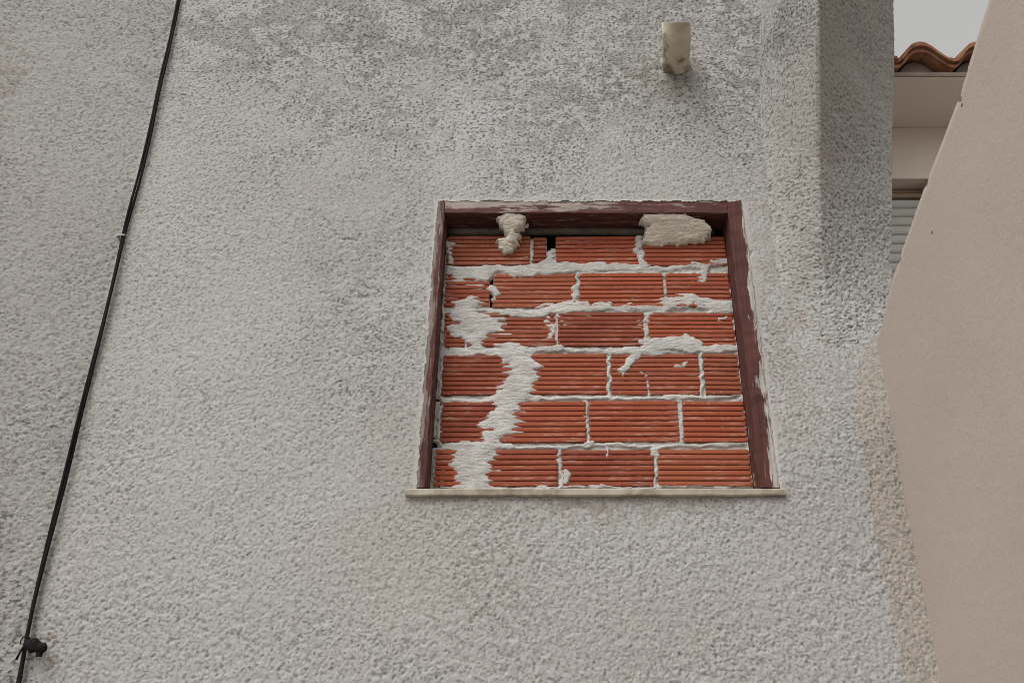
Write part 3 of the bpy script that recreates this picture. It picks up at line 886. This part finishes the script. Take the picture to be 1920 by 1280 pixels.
# ------------------------------------------------------------------ cable down the wall
CAB = [(412, -330), (378, -190), (352, -75), (335, 0), (316, 90), (300, 160), (283, 240), (262, 330), (235, 430), (221, 490), (204, 560), (185, 640), (168, 710), (150, 780), (120, 900), (95, 1000), (66, 1120), (50, 1195), (43, 1235), (33, 1285), (8, 1420)]
def cable():
    P = np.array([W(x, y, 0.9935) for x, y in CAB])
    n = 300
    s_ = np.concatenate([[0], np.cumsum(np.linalg.norm(np.diff(P, axis=0), axis=1))])
    t = np.linspace(0, s_[-1], n)
    Q = np.stack([np.interp(t, s_, P[:, k]) for k in range(3)], -1)
    ker = np.hanning(13); ker /= ker.sum()
    pad = np.concatenate([np.repeat(Q[:1], 6, 0), Q, np.repeat(Q[-1:], 6, 0)])
    Q[6:-6] = np.stack([np.convolve(pad[:, k], ker, 'valid') for k in range(3)], -1)[6:-6]
    base = Vector(Q[-1])
    root = tag(empty('cable', base), 'thin black double cable running slantwise down the left of the stucco wall', 'cable')
    u = t / t[-1]
    py = photo(Q[:, 0], Q[:, 1], Q[:, 2])[1]
    gap = 0.0030 + 0.0024 * sstep(70, 140, py) * sstep(330, 230, py)
    for k in (0, 1):
        ph = u * 26 + math.pi * k
        wob = np.stack([gap * np.cos(ph * 0.0 + math.pi * k) + 0.0012 * np.sin(u * 40 + k), 0.0026 * np.sin(ph), 0 * u], -1)
        m = MB()
        m.tube(Q + wob - np.array(base), 0.0041, 8)
        link('strand', m.mesh('strand', True), M['cable'], root)
    # nailed clip half way
    c = Vector(W(231, 441, 0.992)) - base
    m = MB()
    m.box(c.x - 0.019, c.x + 0.006, c.y - 0.004, c.y + 0.006, c.z - 0.0025, c.z + 0.0025)
    m.box(c.x - 0.023, c.x - 0.016, c.y - 0.002, c.y + 0.012, c.z - 0.006, c.z + 0.005)
    link('clip', m.mesh('clip', False, 0.0008), M['clip'], root)
    # black clamp with wrapped tape near the foot
    c = Vector(W(64, 1210, 0.985)) - base
    m = MB()
    r = random.Random(2)
    rings = []
    prof = [(-0.026, .006), (-0.02, .010), (-0.012, .0145), (-0.006, .017), (0.0, .0185), (0.006, .0165), (0.012, .0135), (0.020, .0125), (0.027, .0115), (0.032, .007)]
    for x, rad in prof:
        rings.append([(c.x + x, c.y + rad * 0.9 * math.cos(a) * (1 + r.uniform(-.12, .12)), c.z - 0.18 * x + rad * math.sin(a) * (1 + r.uniform(-.15, .15))) for a in np.linspace(0, 2 * math.pi, 12, endpoint=False)])
    m.rings(rings)
    m.box(c.x + 0.014, c.x + 0.024, c.y - 0.006, c.y + 0.006, c.z - 0.026, c.z - 0.008)
    link('clamp', m.mesh('clamp', False), M['cable'], root)
    m = MB()
    loop = [(c.x - 0.026 + 0.012 * math.cos(a), c.y, c.z + 0.010 + 0.013 * math.sin(a)) for a in np.linspace(-0.8, 3.6, 12)]
    m.tube(loop, 0.0018, 6)
    link('tie', m.mesh('tie', True), M['cable'], root)
    m = MB()
    q = [Vector(W(x, y, 0.99)) - base for x, y in ((52, 1198), (46, 1209), (38, 1221), (30, 1236))]
    m.tube(q, 0.0026, 7)
    link('loose_end', m.mesh('loose_end', True), M['cable'], root)
cable()

# ------------------------------------------------------------------ neighbour's smooth beige wall on the right
def neighbour():
    XW = 0.481 * D
    pts = []
    for (px, py) in ((1644, 652), (1652, 612), (1664, 560), (1674, 520), (1683, 489), (1700, 444), (1716, 400), (1740, 336), (1766, 270), (1790, 206), (1801, 178), (1806, 160), (1826, 92), (1855, 0)):
        v = CY - py
        d = 0.481 * (F * CT - v * ST) / (px - CX)
        pts.append(((d - 1) * D, W(px, py, d)[2]))
    (ya, za), (yb, zb_) = pts[8], pts[-1]
    sl = (zb_ - za) / (yb - ya)
    for y in (-1.2, -1.6, -2.1, -2.8, -3.6): pts.append((y, zb_ + sl * (y - yb)))
    pts[0] = (0.12, pts[0][1] - 0.05)
    # finer, slightly uneven arris
    r = np.random.default_rng(9)
    ys = np.array([p[0] for p in pts]); zs = np.array([p[1] for p in pts])
    yy = np.linspace(ys[0], ys[-1], 420)
    zz = np.interp(-yy, -ys, zs)
    w = np.convolve(r.normal(0, 1, 428), np.ones(9) / 9, 'valid')
    zz = zz + 0.003 * w + r.normal(0, 0.0006, 420)
    for (px, py, dep, wid) in ((1683, 489, 0.010, 0.016), (1801, 182, 0.004, 0.012), (1740, 340, 0.005, 0.012)):    # chipped places
        v = CY - py
        y = (0.481 * (F * CT - v * ST) / (px - CX) - 1) * D
        zz -= dep * np.exp(-((yy - y) / wid) ** 2)
    nv = 110
    T = 0.16
    co, q = [], []
    n = len(yy)
    t = np.linspace(0, 1, nv) ** 0.7
    for j in range(nv):
        z = zz * t[j]
        co.append(np.stack([np.full(n, XW), yy, z], -1))
    co = np.array(co)
    wv = fft_low(nv, n, 0.01, 0.5, 0.5, 77) * 0.0010
    co[..., 0] -= wv
    round_ = np.array([XW + 0.003, 0, 0])
    k = np.arange(nv * n).reshape(nv, n)
    qq = np.stack([k[:-1, :-1], k[1:, :-1], k[1:, 1:], k[:-1, 1:]], -1).reshape(-1, 4)
    C = co.reshape(-1, 3)
    # top (rounded arris) and back
    edge = co[-1].copy()
    e1 = edge + np.array([0.006, 0, 0.004]); e2 = edge + np.array([T - 0.006, 0, 0.004]); e3 = edge + np.array([T, 0, 0]); e4 = e3.copy(); e4[:, 2] = 0
    base = len(C)
    C = np.concatenate([C, e1, e2, e3, e4])
    rows = [k[-1], base + np.arange(n), base + n + np.arange(n), base + 2 * n + np.arange(n), base + 3 * n + np.arange(n)]
    ex = [np.stack([a[:-1], b_[:-1], b_[1:], a[1:]], -1) for a, b_ in zip(rows[:-1], rows[1:])]
    me = np_mesh('rendered_wall', C, np.concatenate([qq] + ex), True)
    o = link('rendered_wall', me, M['beige'])
    o['kind'] = 'thing'
    tag(o, 'smooth beige rendered wall with a raked top edge at the right', 'wall')
    shift_mesh(o, (XW + T / 2, -1.0, 0))
neighbour()

# ------------------------------------------------------------------ tiled house behind
def far_house():
    DW = 1.22
    DR = DW + 0.032
    yw = (DW - 1) * D
    root = tag(empty('tiled_house', (0.8 * D, yw + 0.1, 0)), 'pink beige house with a clay tiled eave seen between the two walls', 'house')
    org = Vector(root.location)
    def L(p): return tuple(Vector(p) - org)
    def part(name, m, mat, smooth=False, bevel=0.0, parent=root):
        m.v = [L(p) for p in m.v] if parent is root else m.v
        return link(name, m.mesh(name, smooth, bevel), mat, parent)
    zs_ = zr(240, DW)                     # soffit
    x0, x1 = 0.575 * D, 1.5 * D
    ox0, ox1 = 0.585 * D, (1742 - CX) / (F * CT - 305 * ST) * DW * D
    oz1 = zr(335, DW); oz0 = oz1 - 1.15
    m = MB()
    m.box(x0, x1, yw, yw + 0.2, oz1, zs_ + 0.1)
    m.box(ox1, x1, yw, yw + 0.2, 0, oz1)
    m.box(x0, ox1, yw, yw + 0.2, 0, oz0)
    m.box(x0, ox0, yw, yw + 0.2, oz0, oz1)
    part('wall', m, M['house'])
    ys_ = (zs_ - H) / ((zr(145, 1) - H) / D) - D     # front of the eave slab
    m = MB()
    zf = zs_ + 0.016
    m.box(x0, x1, ys_, yw - 0.002, zs_, zf)
    part('eave_slab', m, M['house'], False, 0.004)
    # window: trim, shutter slats
    yrec = (DR - 1) * D
    m = MB()
    m.box(ox0, ox1 - 0.001, yrec + 0.03, yrec + 0.05, oz0, oz1 - 0.001)
    win = part('window', m, M['trim'])
    def sub(name, m, mat, smooth=False, bevel=0.0):
        m.v = [L(p) for p in m.v]
        return link(name, m.mesh(name, smooth, bevel), mat, win)
    m = MB()
    zt1, zt0 = oz1 - 0.006, zr(365, DR)
    m.box(ox0, ox1 - 0.002, yrec - 0.002, yrec + 0.028, zr(362, DR), zr(357.5, DR))
    m.box(ox0, ox1 - 0.002, yrec - 0.006, yrec + 0.028, zr(371, DR), zr(364, DR))
    sub('lintel_trim', m, M['trim'], False, 0.001)
    pitch = zr(390, DR) - zr(406.5, DR)
    z = zr(372.5, DR)
    while z - pitch > oz0:
        m = MB()
        a = [(0.010, 0), (0.003, 0.12), (0.0, 0.35), (0.0, 0.65), (0.004, 0.90), (0.012, 0.97), (0.02, 0.97), (0.02, 0)]
        rings = [[(x, yrec + p[0], z - pitch + p[1] * pitch) for p in a] for x in (ox0 + 0.002, ox1 - 0.004)]
        m.rings(rings)
        sub('shutter_slat', m, M['slat'])
        z -= pitch
    # clay tiles: S-section, one object each, two courses up the slope
    dt = 1 + ys_ / D - 0.017
    yt = (dt - 1) * D
    per = W(1831, 110, dt)[0] - W(1723, 110, dt)[0]
    xv = W(1682, 110, dt)[0]              # valley centre of the first tile in view
    zv = zr(116, dt)
    hc = zr(76, dt) - zr(107, dt)
    def prof(u):                          # one period: valley pan then roll
        a = [(0.0, 0.02), (0.06, 0.0), (0.12, 0.02), (0.18, 0.14), (0.24, 0.36), (0.31, 0.62), (0.40, 0.86), (0.50, 0.985), (0.56, 1.0), (0.64, 0.95), (0.74, 0.74), (0.82, 0.48), (0.90, 0.22), (0.97, 0.06), (1.05, 0.01)]
        return a
    pr = prof(0)
    th = 0.017
    k = 0
    for course in (-1, 0, 1, 2):                 # -1: the doubled under course at the eave
        for i in range(-1, 8):
            m = MB()
            rings = []
            y0 = yt + course * 0.33 if course >= 0 else yt + 0.022
            z0 = zv + course * 0.095 + 0.004 if course >= 0 else zv - 0.015
            for yy_, dz in ((y0, 0.0), (y0 + 0.19, 0.055), (y0 + 0.38, 0.113)):
                up = [(u, v * hc) for u, v in pr]
                top = [(xv + (i + u - 0.06) * per, yy_, z0 + dz + v + th) for u, v in up]
                bot = [(xv + (i + u - 0.06) * per + (0.004 if u > .5 else -0.002), yy_, z0 + dz + v - (0.004 if 0.2 < u < 0.85 else 0)) for u, v in reversed(up)]
                rings.append(top + bot)
            m.rings(rings)
            jx = random.uniform(-0.003, 0.003); jy = random.uniform(-0.008, 0.008)
            cx = xv + (i + 0.5) * per
            m.v = [(p[0] + jx + i * 0.0, p[1] + jy, p[2] + 0.0035 * (i % 2)) for p in m.v]
            if min(p[0] for p in m.v) < 0.52 * D: continue
            o = part('roof_tile', m, M['tile'], False, 0.0)
            for p in o.data.polygons: p.use_smooth = len(p.vertices) == 4
            k += 1
    # bedding mortar under the rolls
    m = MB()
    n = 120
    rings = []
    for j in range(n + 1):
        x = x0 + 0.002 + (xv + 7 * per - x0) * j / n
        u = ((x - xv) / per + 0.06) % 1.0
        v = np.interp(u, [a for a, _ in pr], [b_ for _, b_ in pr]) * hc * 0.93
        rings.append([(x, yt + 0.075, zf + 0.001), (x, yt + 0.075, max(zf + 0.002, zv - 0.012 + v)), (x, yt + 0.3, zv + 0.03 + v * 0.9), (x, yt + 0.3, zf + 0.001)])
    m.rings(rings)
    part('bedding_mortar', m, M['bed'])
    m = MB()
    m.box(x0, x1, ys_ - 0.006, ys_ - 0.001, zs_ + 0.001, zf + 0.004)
    part('eave_shade_band', m, M['bed'])  # dark strip on the slab front: tile shade put into its colour
far_house()
